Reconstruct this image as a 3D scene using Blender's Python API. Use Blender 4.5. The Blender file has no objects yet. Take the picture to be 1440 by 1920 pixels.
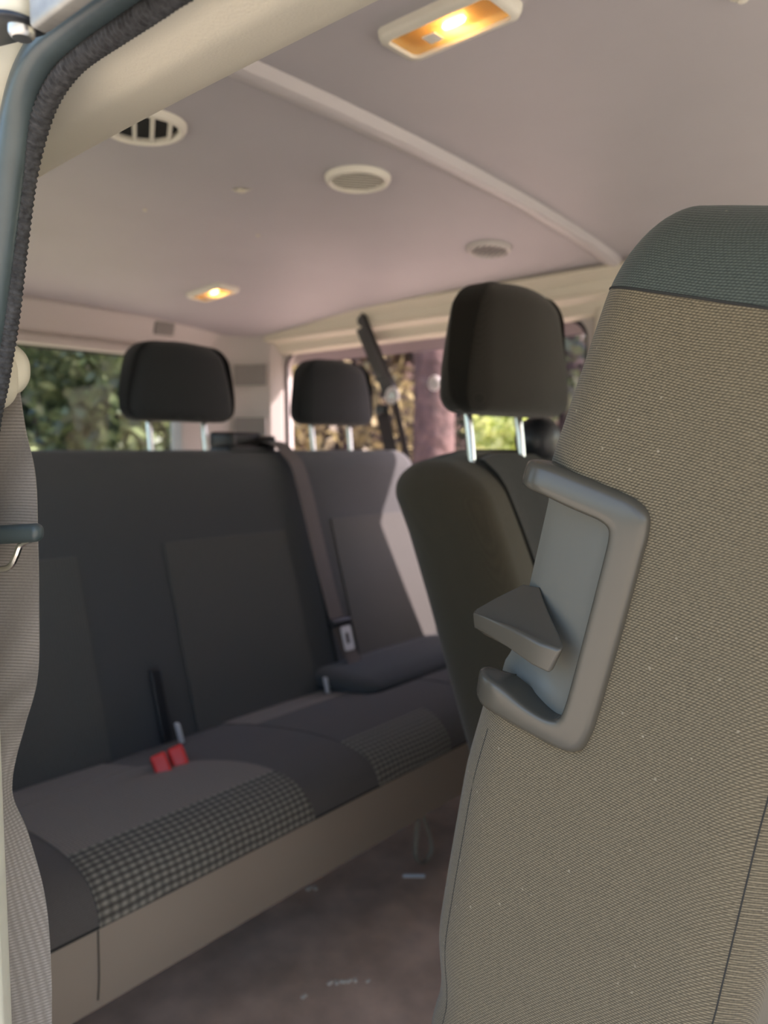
import bpy, bmesh, math, random
from mathutils import Vector, Matrix
random.seed(7)
S = bpy.context.scene
COL = S.collection

# ------------------------------------------------------------------ camera
cam = bpy.data.cameras.new('camera'); co = bpy.data.objects.new('camera', cam); COL.objects.link(co)
YAW, PITCH = math.radians(40.5), math.radians(4.56)
co.location = (0, 0, .95)
co.rotation_euler = (math.pi/2 - PITCH, 0, YAW - math.pi/2)
cam.sensor_fit = 'VERTICAL'; cam.sensor_height = 9.13; cam.sensor_width = 9.13*.75; cam.lens = 6.857
cam.clip_start = .01; cam.clip_end = 200
cam.dof.use_dof = True; cam.dof.focus_distance = .45; cam.dof.aperture_fstop = 1.78
S.camera = co
# ------------------------------------------------------------------ light
w = bpy.data.worlds.new('sky'); S.world = w; w.use_nodes = True
nt = w.node_tree; bg = nt.nodes['Background']
sky = nt.nodes.new('ShaderNodeTexSky'); sky.sky_type = 'NISHITA'; sky.sun_disc = False
sky.sun_elevation = math.radians(40); sky.sun_rotation = math.radians(140); sky.air_density = 1.0; sky.dust_density = 2.0
nt.links.new(sky.outputs[0], bg.inputs[0]); bg.inputs[1].default_value = .30
sun = bpy.data.lights.new('sun', 'SUN'); so = bpy.data.objects.new('sun', sun); COL.objects.link(so)
SUN_DIR = Vector((-.50, .667, -.70))
so.rotation_euler = SUN_DIR.to_track_quat('-Z', 'Y').to_euler(); so.location = (4, -6, 6)
sun.energy = 8.0; sun.angle = math.radians(.6); sun.color = (1, .93, .82)
S.view_settings.view_transform = 'Standard'; S.view_settings.look = 'None'
S.view_settings.exposure = 1.0; S.view_settings.gamma = 1; S.view_settings.use_curve_mapping = False
S.cycles.max_bounces = 10; S.cycles.diffuse_bounces = 6; S.cycles.transparent_max_bounces = 16
S.cycles.sample_clamp_indirect = 6

# ------------------------------------------------------------------ materials
def mat(name, col, rough=.6, metal=0, noise=None, bump=None, spec=.5, sheen=0, var=None):
    """noise=(scale, amount) colour variation; bump=(scale, strength, distance)"""
    m = bpy.data.materials.new(name); m.use_nodes = True
    n, l = m.node_tree.nodes, m.node_tree.links; b = n['Principled BSDF']
    b.inputs['Base Color'].default_value = (*col, 1); b.inputs['Roughness'].default_value = rough
    b.inputs['Metallic'].default_value = metal; b.inputs['Specular IOR Level'].default_value = spec
    b.inputs['Sheen Weight'].default_value = sheen
    tc = n.new('ShaderNodeTexCoord')
    if noise:
        t = n.new('ShaderNodeTexNoise'); t.inputs['Scale'].default_value = noise[0]; t.inputs['Detail'].default_value = 4
        l.new(tc.outputs['Object'], t.inputs['Vector'])
        r = n.new('ShaderNodeMapRange'); r.inputs[1].default_value = .3; r.inputs[2].default_value = .7
        r.inputs[3].default_value = 1-noise[1]; r.inputs[4].default_value = 1+noise[1]; l.new(t.outputs[0], r.inputs[0])
        mx = n.new('ShaderNodeMix'); mx.data_type = 'RGBA'; mx.blend_type = 'MULTIPLY'; mx.inputs[0].default_value = 1
        mx.inputs[6].default_value = (*col, 1); l.new(r.outputs[0], mx.inputs[7]); l.new(mx.outputs[2], b.inputs['Base Color'])
    if bump:
        t = n.new('ShaderNodeTexNoise'); t.inputs['Scale'].default_value = bump[0]; t.inputs['Detail'].default_value = 3
        l.new(tc.outputs['Object'], t.inputs['Vector'])
        bn = n.new('ShaderNodeBump'); bn.inputs['Strength'].default_value = bump[1]; bn.inputs['Distance'].default_value = bump[2]
        l.new(t.outputs[0], bn.inputs['Height']); l.new(bn.outputs[0], b.inputs['Normal'])
    return m

def weave(name, dark, light, pu, pv, tilt=(0, 0, 0), rough=.9, skew=.5, gain=1., bumpd=.0004, sheen=.15, plane='YZ', dust=0):
    """woven cloth: rows of pitch pv, stitches of pitch pu; procedural from object coordinates"""
    m = bpy.data.materials.new(name); m.use_nodes = True
    n, l = m.node_tree.nodes, m.node_tree.links; b = n['Principled BSDF']
    tc = n.new('ShaderNodeTexCoord'); mp = n.new('ShaderNodeMapping'); mp.inputs['Rotation'].default_value = tilt
    l.new(tc.outputs['Object'], mp.inputs['Vector'])
    dn = n.new('ShaderNodeTexNoise'); dn.inputs['Scale'].default_value = 9; l.new(tc.outputs['Object'], dn.inputs['Vector'])
    sp = n.new('ShaderNodeSeparateXYZ'); l.new(mp.outputs[0], sp.inputs[0])
    def math_(op, a, c=None):
        x = n.new('ShaderNodeMath'); x.operation = op
        for i, v in enumerate((a, c)):
            if v is None: continue
            if isinstance(v, (int, float)): x.inputs[i].default_value = v
            else: l.new(v, x.inputs[i])
        return x.outputs[0]
    if plane == 'YZ': U = math_('ADD', sp.outputs[1], sp.outputs[0]); V = sp.outputs[2]
    else: U = sp.outputs[0]; V = math_('ADD', sp.outputs[1], sp.outputs[2])
    V = math_('ADD', V, math_('MULTIPLY', dn.outputs[0], .012))
    v = math_('MULTIPLY', V, 2*math.pi/pv)
    u = math_('ADD', math_('MULTIPLY', U, 2*math.pi/pu), math_('MULTIPLY', v, skew))
    su = math_('ADD', math_('MULTIPLY', math_('SINE', u), .5), .5)
    sv = math_('ADD', math_('MULTIPLY', math_('SINE', v), .5), .5)
    h = math_('MULTIPLY', math_('ADD', math_('MULTIPLY', su, .6), .4), math_('ADD', math_('MULTIPLY', sv, .85), .15))
    ns = n.new('ShaderNodeTexNoise'); ns.inputs['Scale'].default_value = 700; ns.inputs['Detail'].default_value = 2
    l.new(tc.outputs['Object'], ns.inputs['Vector'])
    f = math_('ADD', math_('MULTIPLY', h, gain), math_('MULTIPLY', math_('SUBTRACT', ns.outputs[0], .5), .5))
    mx = n.new('ShaderNodeMix'); mx.data_type = 'RGBA'; mx.clamp_factor = True
    mx.inputs[6].default_value = (*dark, 1); mx.inputs[7].default_value = (*light, 1); l.new(f, mx.inputs[0])
    last = mx.outputs[2]
    if dust:
        vo = n.new('ShaderNodeTexVoronoi'); vo.inputs['Scale'].default_value = 75; l.new(tc.outputs['Object'], vo.inputs['Vector'])
        lt = math_('LESS_THAN', vo.outputs['Distance'], .055)
        wn = n.new('ShaderNodeMix'); wn.data_type = 'RGBA'; wn.inputs[7].default_value = (.62, .56, .42, 1)
        l.new(math_('MULTIPLY', lt, dust), wn.inputs[0]); l.new(last, wn.inputs[6]); last = wn.outputs[2]
    l.new(last, b.inputs['Base Color'])
    b.inputs['Roughness'].default_value = rough; b.inputs['Sheen Weight'].default_value = sheen
    b.inputs['Specular IOR Level'].default_value = .25
    bn = n.new('ShaderNodeBump'); bn.inputs['Strength'].default_value = .6; bn.inputs['Distance'].default_value = bumpd
    l.new(h, bn.inputs['Height']); l.new(bn.outputs[0], b.inputs['Normal'])
    return m

def glass_mat(name, tint, refl=.008):
    m = bpy.data.materials.new(name); m.use_nodes = True
    n, l = m.node_tree.nodes, m.node_tree.links; n.remove(n['Principled BSDF'])
    t = n.new('ShaderNodeBsdfTransparent'); t.inputs[0].default_value = (*tint, 1)
    g = n.new('ShaderNodeBsdfGlossy'); g.inputs['Roughness'].default_value = .02
    mx = n.new('ShaderNodeMixShader'); mx.inputs[0].default_value = refl
    l.new(t.outputs[0], mx.inputs[1]); l.new(g.outputs[0], mx.inputs[2]); l.new(mx.outputs[0], n['Material Output'].inputs[0])
    return m

def leaf_mat(name, c1, c2, trans=.45):
    m = bpy.data.materials.new(name); m.use_nodes = True
    n, l = m.node_tree.nodes, m.node_tree.links; n.remove(n['Principled BSDF'])
    g = n.new('ShaderNodeNewGeometry'); r = n.new('ShaderNodeMix'); r.data_type = 'RGBA'
    r.inputs[6].default_value = (*c1, 1); r.inputs[7].default_value = (*c2, 1); l.new(g.outputs['Random Per Island'], r.inputs[0])
    d = n.new('ShaderNodeBsdfDiffuse'); t = n.new('ShaderNodeBsdfTranslucent'); mx = n.new('ShaderNodeMixShader')
    gl = n.new('ShaderNodeBsdfGlossy'); gl.inputs['Roughness'].default_value = .35
    m2 = n.new('ShaderNodeMixShader'); m2.inputs[0].default_value = .08
    l.new(r.outputs[2], d.inputs[0]); l.new(r.outputs[2], t.inputs[0]); mx.inputs[0].default_value = trans
    l.new(d.outputs[0], mx.inputs[1]); l.new(t.outputs[0], mx.inputs[2])
    l.new(mx.outputs[0], m2.inputs[1]); l.new(gl.outputs[0], m2.inputs[2]); l.new(m2.outputs[0], n['Material Output'].inputs[0])
    return m

def emit_mat(name, col, strength):
    m = bpy.data.materials.new(name); m.use_nodes = True
    b = m.node_tree.nodes['Principled BSDF']; b.inputs['Emission Color'].default_value = (*col, 1)
    b.inputs['Emission Strength'].default_value = strength; b.inputs['Base Color'].default_value = (*col, 1)
    return m

M = {}
M['headliner'] = mat('headliner_vinyl', (.475, .455, .475), .5, bump=(900, .12, .0003), noise=(5, .03))
M['rib'] = mat('rib_plastic', (.575, .545, .55), .4)
M['trim'] = mat('beige_grained_plastic', (.70, .655, .53), .5, bump=(650, .35, .0006))
M['grey_trim'] = mat('light_grey_trim', (.55, .52, .49), .45)
M['patch'] = mat('grey_patch', (.27, .26, .245), .8)
M['paint'] = mat('cream_body_paint', (.70, .68, .56), .3, noise=(60, .05))
M['rubber'] = mat('grey_rubber', (.055, .075, .078), .34, noise=(40, .12), bump=(120, .1, .0005))
M['pile'] = mat('seal_edge_cloth', (.042, .043, .045), .95, noise=(300, .5), bump=(500, .8, .001))
M['black_plastic'] = mat('black_plastic', (.018, .02, .024), .4)
M['dark_plastic'] = mat('charcoal_plastic', (.05, .052, .055), .5, bump=(900, .1, .0002))
M['handle'] = mat('satin_grey_plastic', (.070, .064, .050), .27, bump=(1500, .10, .0002))
M['handle_dark'] = mat('satin_dark_plastic', (.158, .155, .132), .32, bump=(1500, .08, .0002))
M['chrome'] = mat('chrome', (.75, .75, .74), .16, 1)
M['steel'] = mat('steel', (.5, .5, .5), .35, 1)
M['ivory'] = mat('ivory_plastic', (.70, .66, .52), .4)
M['red'] = mat('red_plastic', (.78, .05, .045), .4)
M['vent_white'] = mat('vent_plastic', (.80, .77, .67), .4)
M['black_hole'] = mat('dark_duct', (.012, .014, .016), .8)
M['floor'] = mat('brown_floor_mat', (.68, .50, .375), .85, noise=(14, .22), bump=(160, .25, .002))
M['vinyl'] = mat('taupe_vinyl', (.33, .268, .208), .55, bump=(500, .12, .0004))
M['bench_cloth'] = weave('charcoal_cloth', (.050, .053, .056), (.112, .115, .117), .003, .003, plane='XZ')
M['cushion_cloth'] = weave('warm_charcoal_cloth', (.075, .066, .060), (.165, .147, .134), .003, .003, plane='XZ')
M['insert_back'] = weave('ribbed_insert_cloth', (.056, .057, .055), (.145, .143, .135), .005, .004, skew=0, plane='XZ')
M['insert_grid'] = weave('grid_insert_cloth', (.045, .040, .034), (.36, .33, .27), .0115, .0115, skew=0, plane='XZ', gain=.85)
M['insert_plain'] = weave('grey_insert_cloth', (.15, .128, .110), (.34, .295, .255), .005, .005, skew=0, plane='XZ')
M['mid_cloth'] = weave('dark_olive_cloth', (.029, .025, .016), (.082, .071, .047), .002, .002)
M['mid_front'] = weave('dark_front_cloth', (.012, .013, .012), (.034, .035, .031), .002, .002, plane='XZ')
M['mid_head'] = weave('black_olive_cloth', (.014, .013, .011), (.040, .037, .030), .002, .002)
M['head_cloth'] = weave('black_headrest_cloth', (.017, .020, .023), (.042, .047, .051), .002, .002, plane='XZ')
TILT = (math.radians(-13), 0, 0)
M['near_cloth'] = weave('grey_brown_twill', (.042, .035, .022), (.235, .195, .125), .0021, .00145, TILT, skew=.5, dust=.22, gain=1.0)
M['near_top'] = weave('shaded_top_twill', (.019, .027, .024), (.092, .108, .094), .0021, .00145, TILT, skew=.5, dust=.2)  # backrest twill with the cool shade of the top put into its colour
M['thread'] = mat('dark_thread', (.02, .02, .018), .9)
M['web_grey'] = weave('grey_webbing', (.19, .168, .145), (.36, .325, .288), .004, .0021, skew=0, rough=.6, bumpd=.0002)
M['web_brown'] = weave('brown_webbing', (.075, .062, .055), (.16, .135, .12), .003, .003, skew=0, rough=.7, bumpd=.0001)
M['web_dark'] = weave('dark_webbing', (.02, .016, .017), (.05, .04, .042), .003, .003, skew=0, rough=.7, bumpd=.0001)
M['glass'] = glass_mat('rear_window_glass', (.78, .80, .78))
M['glass_side'] = glass_mat('privacy_glass', (.86, .80, .84))
M['glass_edge'] = mat('black_glass_edge', (.02, .018, .025), .3)
M['strap'] = mat('beige_strap', (.30, .26, .20), .8)
M['debris'] = mat('pale_debris', (.75, .68, .58), .8)
M['white'] = mat('white_plastic', (.75, .74, .76), .45)
M['bark'] = mat('reddish_bark', (.115, .075, .068), .9, noise=(12, .4), bump=(14, .8, .04))
M['bark_dark'] = mat('dark_bark', (.10, .075, .075), .9, noise=(12, .4), bump=(14, .8, .04))
M['rail_metal'] = mat('worn_grey_metal', (.34, .33, .30), .45, .3, noise=(60, .25))
M['hull'] = mat('white_outer_body', (.72, .72, .68), .35)

# ------------------------------------------------------------------ object helpers
def tag(o, label, cat, group=None):
    o['label'] = label; o['category'] = cat
    if group: o['group'] = group
    return o
def thing(name, label, cat, loc=(0, 0, 0), group=None):
    o = bpy.data.objects.new(name, None); COL.objects.link(o); o.location = loc; o.empty_display_size = .05
    return tag(o, label, cat, group)
def offset_of(o):
    v = Vector(o.location); p = o.parent
    while p: v = v + Vector(p.location); p = p.parent
    return v
def obj(name, vf, m, parent=None, smooth=True, angle=40, bevel=0, seg=3):
    me = bpy.data.meshes.new(name)
    if isinstance(vf, bmesh.types.BMesh):
        bmesh.ops.recalc_face_normals(vf, faces=vf.faces); vf.to_mesh(me); vf.free()
    else:
        v, f = vf; me.from_pydata([tuple(p) for p in v], [], f)
        b = bmesh.new(); b.from_mesh(me); bmesh.ops.recalc_face_normals(b, faces=b.faces); b.to_mesh(me); b.free()
    me.materials.append(m)
    if smooth:
        me.polygons.foreach_set('use_smooth', [True]*len(me.polygons)); me.set_sharp_from_angle(angle=math.radians(angle))
    o = bpy.data.objects.new(name, me); COL.objects.link(o)
    if parent:
        o.parent = parent
        top = parent
        while top.parent: top = top.parent
        o.matrix_parent_inverse = Matrix.Translation(-Vector(top.location)) if parent == top and parent.type == 'EMPTY' else Matrix.Identity(4)
        if not (parent == top and parent.type == 'EMPTY'):
            o.matrix_parent_inverse = Matrix.Identity(4)
    if bevel:
        md = o.modifiers.new('bevel', 'BEVEL'); md.width = bevel; md.segments = seg; md.limit_method = 'ANGLE'; md.angle_limit = math.radians(35)
    return o
def struct(name, vf, m, label=None, **k):
    o = obj(name, vf, m, None, **k); o['kind'] = 'structure'
    o['label'] = label or name.replace('_', ' '); o['category'] = name.split('_')[0]
    return o
def join(*parts):
    V, Fc = [], []
    for v, f in parts:
        n = len(V); V += [tuple(p) for p in v]; Fc += [tuple(i+n for i in q) for q in f]
    return V, Fc
def box(x0, x1, y0, y1, z0, z1):
    v = [(x, y, z) for x in (x0, x1) for y in (y0, y1) for z in (z0, z1)]
    return v, [(0, 1, 3, 2), (4, 6, 7, 5), (0, 4, 5, 1), (2, 3, 7, 6), (0, 2, 6, 4), (1, 5, 7, 3)]
def xform(vf, fn): return [fn(*p) for p in vf[0]], vf[1]
def rbox(x0, x1, y0, y1, z0, z1, r, n=(4, 4, 4), k=4, fn=None):
    """box with elliptical rounded edges (radius per axis), gridded so that it can be bent by fn"""
    c = ((x0+x1)/2, (y0+y1)/2, (z0+z1)/2); h = ((x1-x0)/2, (y1-y0)/2, (z1-z0)/2)
    if isinstance(r, (int, float)): r = (r,)*3
    r = [min(r[i], h[i]*.999) for i in range(3)]
    ax = []
    for i in range(3):
        a = h[i]-r[i]; cor = [a + r[i]*math.tan(math.pi/4*j/k) for j in range(1, k+1)]
        inner = [-a + 2*a*j/n[i] for j in range(n[i]+1)]
        ax.append([-t for t in reversed(cor)] + inner + cor)
    idx, V, Fc = {}, [], []
    N = [len(a)-1 for a in ax]
    def vid(i, j, q):
        key = (i, j, q)
        if key in idx: return idx[key]
        p = (ax[0][i], ax[1][j], ax[2][q]); inn = [max(-(h[t]-r[t]), min(h[t]-r[t], p[t])) for t in range(3)]
        e = [(p[t]-inn[t])/r[t] for t in range(3)]; L = math.sqrt(sum(t*t for t in e)) or 1
        pt = [c[t]+inn[t]+r[t]*e[t]/L for t in range(3)]
        if fn: pt = fn(*pt)
        idx[key] = len(V); V.append(tuple(pt)); return idx[key]
    for i in range(N[0]):
        for j in range(N[1]):
            for q in (0, N[2]): Fc.append((vid(i, j, q), vid(i+1, j, q), vid(i+1, j+1, q), vid(i, j+1, q)))
    for i in range(N[0]):
        for q in range(N[2]):
            for j in (0, N[1]): Fc.append((vid(i, j, q), vid(i+1, j, q), vid(i+1, j, q+1), vid(i, j, q+1)))
    for j in range(N[1]):
        for q in range(N[2]):
            for i in (0, N[0]): Fc.append((vid(i, j, q), vid(i, j+1, q), vid(i, j+1, q+1), vid(i, j, q+1)))
    return V, Fc
def catmull(P, n=8, closed=False):
    P = [Vector(p) for p in P]; out = []; L = len(P)
    for i in range(L if closed else L-1):
        if closed: a, b, c, d = P[i-1], P[i], P[(i+1) % L], P[(i+2) % L]
        else: a, b, c, d = P[max(i-1, 0)], P[i], P[i+1], P[min(i+2, L-1)]
        for j in range(n):
            t = j/n
            out.append(.5*((2*b) + (c-a)*t + (2*a-5*b+4*c-d)*t*t + (3*b-a-3*c+d)*t**3))
    if not closed: out.append(P[-1])
    return out
def sweep(path, prof, side=None, closed=False, caps=True):
    """prof: list of (a, b) offsets; a along side vector, b along the third axis. side: fixed vector or list"""
    path = [Vector(p) for p in path]; V, Fc = [], []; n = len(path)
    for i, p in enumerate(path):
        t = (path[(i+1) % n]-path[i-1]) if closed else (path[min(i+1, n-1)]-path[max(i-1, 0)])
        t.normalize()
        s = Vector(side[i]) if isinstance(side, list) else Vector(side if side else (0, 0, 1))
        if abs(s.normalized().dot(t)) > .98 and not isinstance(side, list): s = Vector((1, 0, 0))
        s = (s - t*s.dot(t)).normalized(); u = t.cross(s)
        pr = prof(i/(n-1)) if callable(prof) else prof
        m = len(pr)
        V += [tuple(p + s*a + u*b) for a, b in pr]
    for i in range(n if closed else n-1):
        i2 = (i+1) % n
        for j in range(m): Fc.append((i*m+j, i*m+(j+1) % m, i2*m+(j+1) % m, i2*m+j))
    if caps and not closed: Fc += [tuple(range(m))[::-1], tuple((n-1)*m+j for j in range(m))]
    return V, Fc
def circ(r, n=12, r2=None): return [(r*math.cos(2*math.pi*j/n), (r2 or r)*math.sin(2*math.pi*j/n)) for j in range(n)]
def tube(path, r, n=12, closed=False, side=None): return sweep(path, circ(r, n), side, closed)
def ribbon(path, sides, width, th=.0014, n=8):
    """webbing: path and width direction both splined"""
    pp = catmull(path, n)
    ss = catmull(sides, n) if isinstance(sides, list) else [Vector(sides)]*len(pp)
    def w(i): return width
    V, Fc = [], []; N = len(pp)
    for i, p in enumerate(pp):
        t = (pp[min(i+1, N-1)]-pp[max(i-1, 0)]).normalized(); s = ss[i]; mag = s.length; s = (s-t*s.dot(t)).normalized(); u = t.cross(s)
        h = width*.5*mag
        cr = [(-h, -th), (-h*.5, -th*.7), (0, -th*.6), (h*.5, -th*.7), (h, -th), (h, th), (h*.5, th*1.3), (0, th*1.4), (-h*.5, th*1.3), (-h, th)]
        V += [tuple(p+s*a+u*b*.5) for a, b in cr]
    m = 10
    for i in range(N-1):
        for j in range(m): Fc.append((i*m+j, i*m+(j+1) % m, (i+1)*m+(j+1) % m, (i+1)*m+j))
    Fc += [tuple(range(m))[::-1], tuple((N-1)*m+j for j in range(m))]
    return V, Fc
def lathe(prof, n=32, origin=(0, 0, 0), axis='Z'):
    V, Fc = [], []; m = len(prof)
    for i in range(n):
        a = 2*math.pi*i/n
        for r, z in prof:
            p = (r*math.cos(a), r*math.sin(a), z)
            if axis == 'X': p = (p[2], p[0], p[1])
            if axis == 'Y': p = (p[0], p[2], p[1])
            V.append((p[0]+origin[0], p[1]+origin[1], p[2]+origin[2]))
    for i in range(n):
        for j in range(m-1): Fc.append((i*m+j, ((i+1) % n)*m+j, ((i+1) % n)*m+j+1, i*m+j+1))
    return V, Fc
def ext_profile(prof, axis, a0, a1, n=1, th=None):
    """extrude an open 2D profile along an axis as a sheet with thickness th along a normal guess"""
    V, Fc = [], []; m = len(prof)
    for i in range(n+1):
        a = a0+(a1-a0)*i/n
        for p in prof:
            V.append({'X': (a, p[0], p[1]), 'Y': (p[0], a, p[1]), 'Z': (p[0], p[1], a)}[axis])
    for i in range(n):
        for j in range(m-1): Fc.append((i*m+j, i*m+j+1, (i+1)*m+j+1, (i+1)*m+j))
    return V, Fc
def ext_solid(poly, axis, a0, a1):
    m = len(poly); V = []
    for a in (a0, a1):
        for p in poly: V.append({'X': (a, p[0], p[1]), 'Y': (p[0], a, p[1]), 'Z': (p[0], p[1], a)}[axis])
    Fc = [(j, (j+1) % m, m+(j+1) % m, m+j) for j in range(m)] + [tuple(range(m))[::-1], tuple(range(m, 2*m))]
    return V, Fc
def rrect(u0, u1, v0, v1, r, n=8):
    P = []
    for cu, cv, a0 in ((u1-r, v1-r, 0), (u0+r, v1-r, 90), (u0+r, v0+r, 180), (u1-r, v0+r, 270)):
        for j in range(n+1):
            a = math.radians(a0+90*j/n); P.append((cu+r*math.cos(a), cv+r*math.sin(a)))
    return P
def holed_panel(outer, inner, to3, th):
    """panel with a hole: outer and inner are loops of the same count, to3(u, v, d) maps with depth d"""
    n = len(inner); V = [to3(*p, d) for d in (0, th) for loop in (outer, inner) for p in loop]; Fc = []
    for j in range(n):
        k = (j+1) % n
        Fc += [(j, k, n+k, n+j), (2*n+j, 3*n+j, 3*n+k, 2*n+k), (n+j, n+k, 3*n+k, 3*n+j), (j, 2*n+j, 2*n+k, k)]
    return V, Fc
def rect_like(loop, u0, u1, v0, v1):
    """project the loop's points onto a surrounding rectangle, corner points to corners"""
    n = len(loop)//4; P = []; cor = [(u1, v1), (u0, v1), (u0, v0), (u1, v0)]
    for q in range(4):
        for j in range(n):
            P.append(cor[q])
    return P

# ================================================================== SETTING
XC = .92
def zc(x, y):
    q = abs(x-XC)/.85
    z = 1.413 - .043*q*q - .02*q**10
    if y > .8: z -= .055*((y-.8)/1.3)**2
    return z
def ceil_sheet(y0, y1, x0, x1, dz, nx=40, ny=24):
    V, Fc = [], []
    for top in (0, 1):
        for i in range(nx+1):
            for j in range(ny+1):
                x = x0+(x1-x0)*i/nx; y = y0+(y1-y0)*j/ny; V.append((x, y, zc(x, y)+dz+.012*top))
    o = (nx+1)*(ny+1); q = ny+1
    for i in range(nx):
        for j in range(ny):
            a = i*q+j; Fc += [(a, a+1, a+q+1, a+q), (o+a, o+a+q, o+a+q+1, o+a+1)]
    for i in range(nx):
        for j in (0, ny): a = i*q+j; Fc.append((a, a+q, o+a+q, o+a))
    for j in range(ny):
        for i in (0, nx): a = i*q+j; Fc.append((a, a+1, o+a+1, o+a))
    return V, Fc
struct('ceiling', join(ceil_sheet(-2.38, .745, .12, 1.755, .004), ceil_sheet(.735, 2.13, .12, 1.755, 0)), M['headliner'], 'pinkish grey van headliner')
# transverse rib across the roof
V, Fc = [], []
pr = [(.733, .004), (.738, -.010), (.745, -.0135), (.757, -.012), (.772, -.006), (.782, .002)]
NX = 48
for i in range(NX+1):
    x = .16+1.585*i/NX
    for y, d in pr: V.append((x, y, zc(x, .76)+d))
for i in range(NX):
    for j in range(len(pr)-1): a = i*6+j; Fc.append((a, a+1, a+7, a+6))
    Fc.append((i*6, i*6+6, i*6+11, i*6+5))
struct('trim_1', (V, Fc), M['rib'], 'rounded rib across the headliner')
# floor (one slab) and body shell
FZ = .17
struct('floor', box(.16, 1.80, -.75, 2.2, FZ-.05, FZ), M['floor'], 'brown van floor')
M['pale_bounce'] = mat('pale_bounce_floor', (.72, .70, .67), .8, noise=(12, .08))  # unseen cab floor made pale to bounce sunlight onto the ceiling
struct('floor_front', box(.16, 1.80, -2.4, -.75, FZ-.05, FZ), M['pale_bounce'], 'unseen front floor of the van, made pale to bounce light')
# roof skin above the headliner
def roof_skin():
    V, Fc = [], []
    P = [(.14, 1.24), (.17, 1.40), (.26, 1.455), (.55, 1.475), (.92, 1.48), (1.3, 1.475), (1.6, 1.455), (1.77, 1.40), (1.81, 1.25)]
    return ext_solid(P + [(x, z-.004 if 0 < i < 8 else z) for i, (x, z) in reversed(list(enumerate([(a*(.985)+.0138, b-.012) for a, b in P])))], 'Y', -2.4, 2.24)
struct('wall_roof', roof_skin(), M['hull'], 'outer roof skin of the van')
# far side wall with rear side window and sliding window ahead of it
def side_panel_right(y0, y1, wy0, wy1, wz0, wz1, r=.07):
    inn = rrect(wy0, wy1, wz0, wz1, r); out = rect_like(inn, y0, y1, 0, 1.40)
    out = [{0: (y1, 1.40), 1: (y0, 1.40), 2: (y0, 0), 3: (y1, 0)}[i//9] for i in range(36)]
    # order of rrect quadrants is (u1,v1),(u0,v1),(u0,v0),(u1,v0)
    return holed_panel(out, inn, lambda u, v, d: (1.752+d-.04*max(0, v-1.0)-.0*v, u, v), .035)
struct('wall_right', join(side_panel_right(.765, 2.2, .845, 1.925, .72, 1.272, .05), side_panel_right(-2.4, .765, -2.1, .33, .62, 1.26)), M['grey_trim'], 'far side wall of the van')
def pane(loop, to3, th=.004):
    n = len(loop); V = [to3(*p, d) for d in (0, th) for p in loop]
    return V, [tuple(range(n)), tuple(range(n, 2*n))] + [(j, (j+1) % n, n+(j+1) % n, n+j) for j in range(n)]
toR = lambda u, v, d: (1.768+d-.04*max(0, v-1.0), u, v)
win = struct('window_1', pane(rrect(.83, 1.94, .705, 1.285, .06), toR), M['glass_side'], 'dark tinted far side window')
e = obj('window_edge', holed_panel(rrect(.835, 1.935, .71, 1.28, .055), rrect(.853, 1.917, .728, 1.264, .05), lambda u, v, d: (1.758+d-.04*max(0, v-1.0), u, v), .006), M['glass_edge'], win)
win2 = struct('window_2', pane(rrect(-2.11, .34, .61, 1.27, .06), toR), M['glass'], 'far side window further forward')
# far side roof rail trim (between headliner and window)
railP = [(1.742, 1.385), (1.672, 1.368), (1.668, 1.358), (1.676, 1.350), (1.690, 1.338), (1.694, 1.318), (1.690, 1.310), (1.700, 1.302), (1.716, 1.298), (1.722, 1.286), (1.728, 1.272), (1.748, 1.262), (1.756, 1.30)]
struct('trim_2', ext_solid(railP, 'Y', .70, 2.06), M['trim'], 'beige roof rail above the far side window', angle=50, bevel=.003)
struct('trim_3', ext_solid([(x-.012 if x < 1.74 else x, z-.004) for x, z in railP], 'Y', -2.38, .70), M['grey_trim'], 'roof rail above the front side window', bevel=.003)
# far pillar between the two side windows
struct('trim_4', rbox(1.722, 1.768, .70, .822, .35, 1.325, .012, (1, 2, 6)), M['trim'], 'beige pillar trim between the far windows')
# rear wall (tailgate) with window
def rear_panel():
    inn = rrect(.36, 1.478, .62, 1.245, .05); out = [{0: (1.76, 1.39), 1: (.14, 1.39), 2: (.14, 0), 3: (1.76, 0)}[i//9] for i in range(36)]
    return holed_panel(out, inn, lambda u, v, d: (u, 2.135+d, v), .05)
struct('wall_rear', rear_panel(), M['grey_trim'], 'tailgate with rear window')
toB = lambda u, v, d: (u, 2.16+d, v)
w3 = struct('window_3', pane(rrect(.345, 1.493, .605, 1.26, .055), toB), M['glass'], 'rear window in the tailgate')
obj('window_edge', holed_panel(rrect(.35, 1.488, .61, 1.255, .055), rrect(.37, 1.468, .63, 1.236, .05), lambda u, v, d: (u, 2.15+d, v), .006), M['glass_edge'], w3)
headP = [(2.13, 1.375), (2.075, 1.368), (2.065, 1.35), (2.075, 1.335), (2.09, 1.285), (2.098, 1.277), (2.118, 1.274), (2.105, 1.266), (2.102, 1.250), (2.108, 1.242), (2.135, 1.240), (2.14, 1.30)]
struct('trim_5', ext_solid(headP, 'X', .30, 1.60), M['grey_trim'], 'light grey header trim above the rear window', angle=50, bevel=.003)
# curved corner pillar between rear window and far side window
arcp = [(1.462, 2.150), (1.475, 2.118), (1.52, 2.10), (1.585, 2.085), (1.635, 2.06), (1.668, 2.025), (1.685, 1.985), (1.700, 1.945), (1.742, 1.925), (1.752, 1.95), (1.74, 2.16)]
struct('trim_6', ext_solid(arcp, 'Z', .25, 1.352), M['grey_trim'], 'curved rear corner pillar trim', angle=50, bevel=.004)
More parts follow.
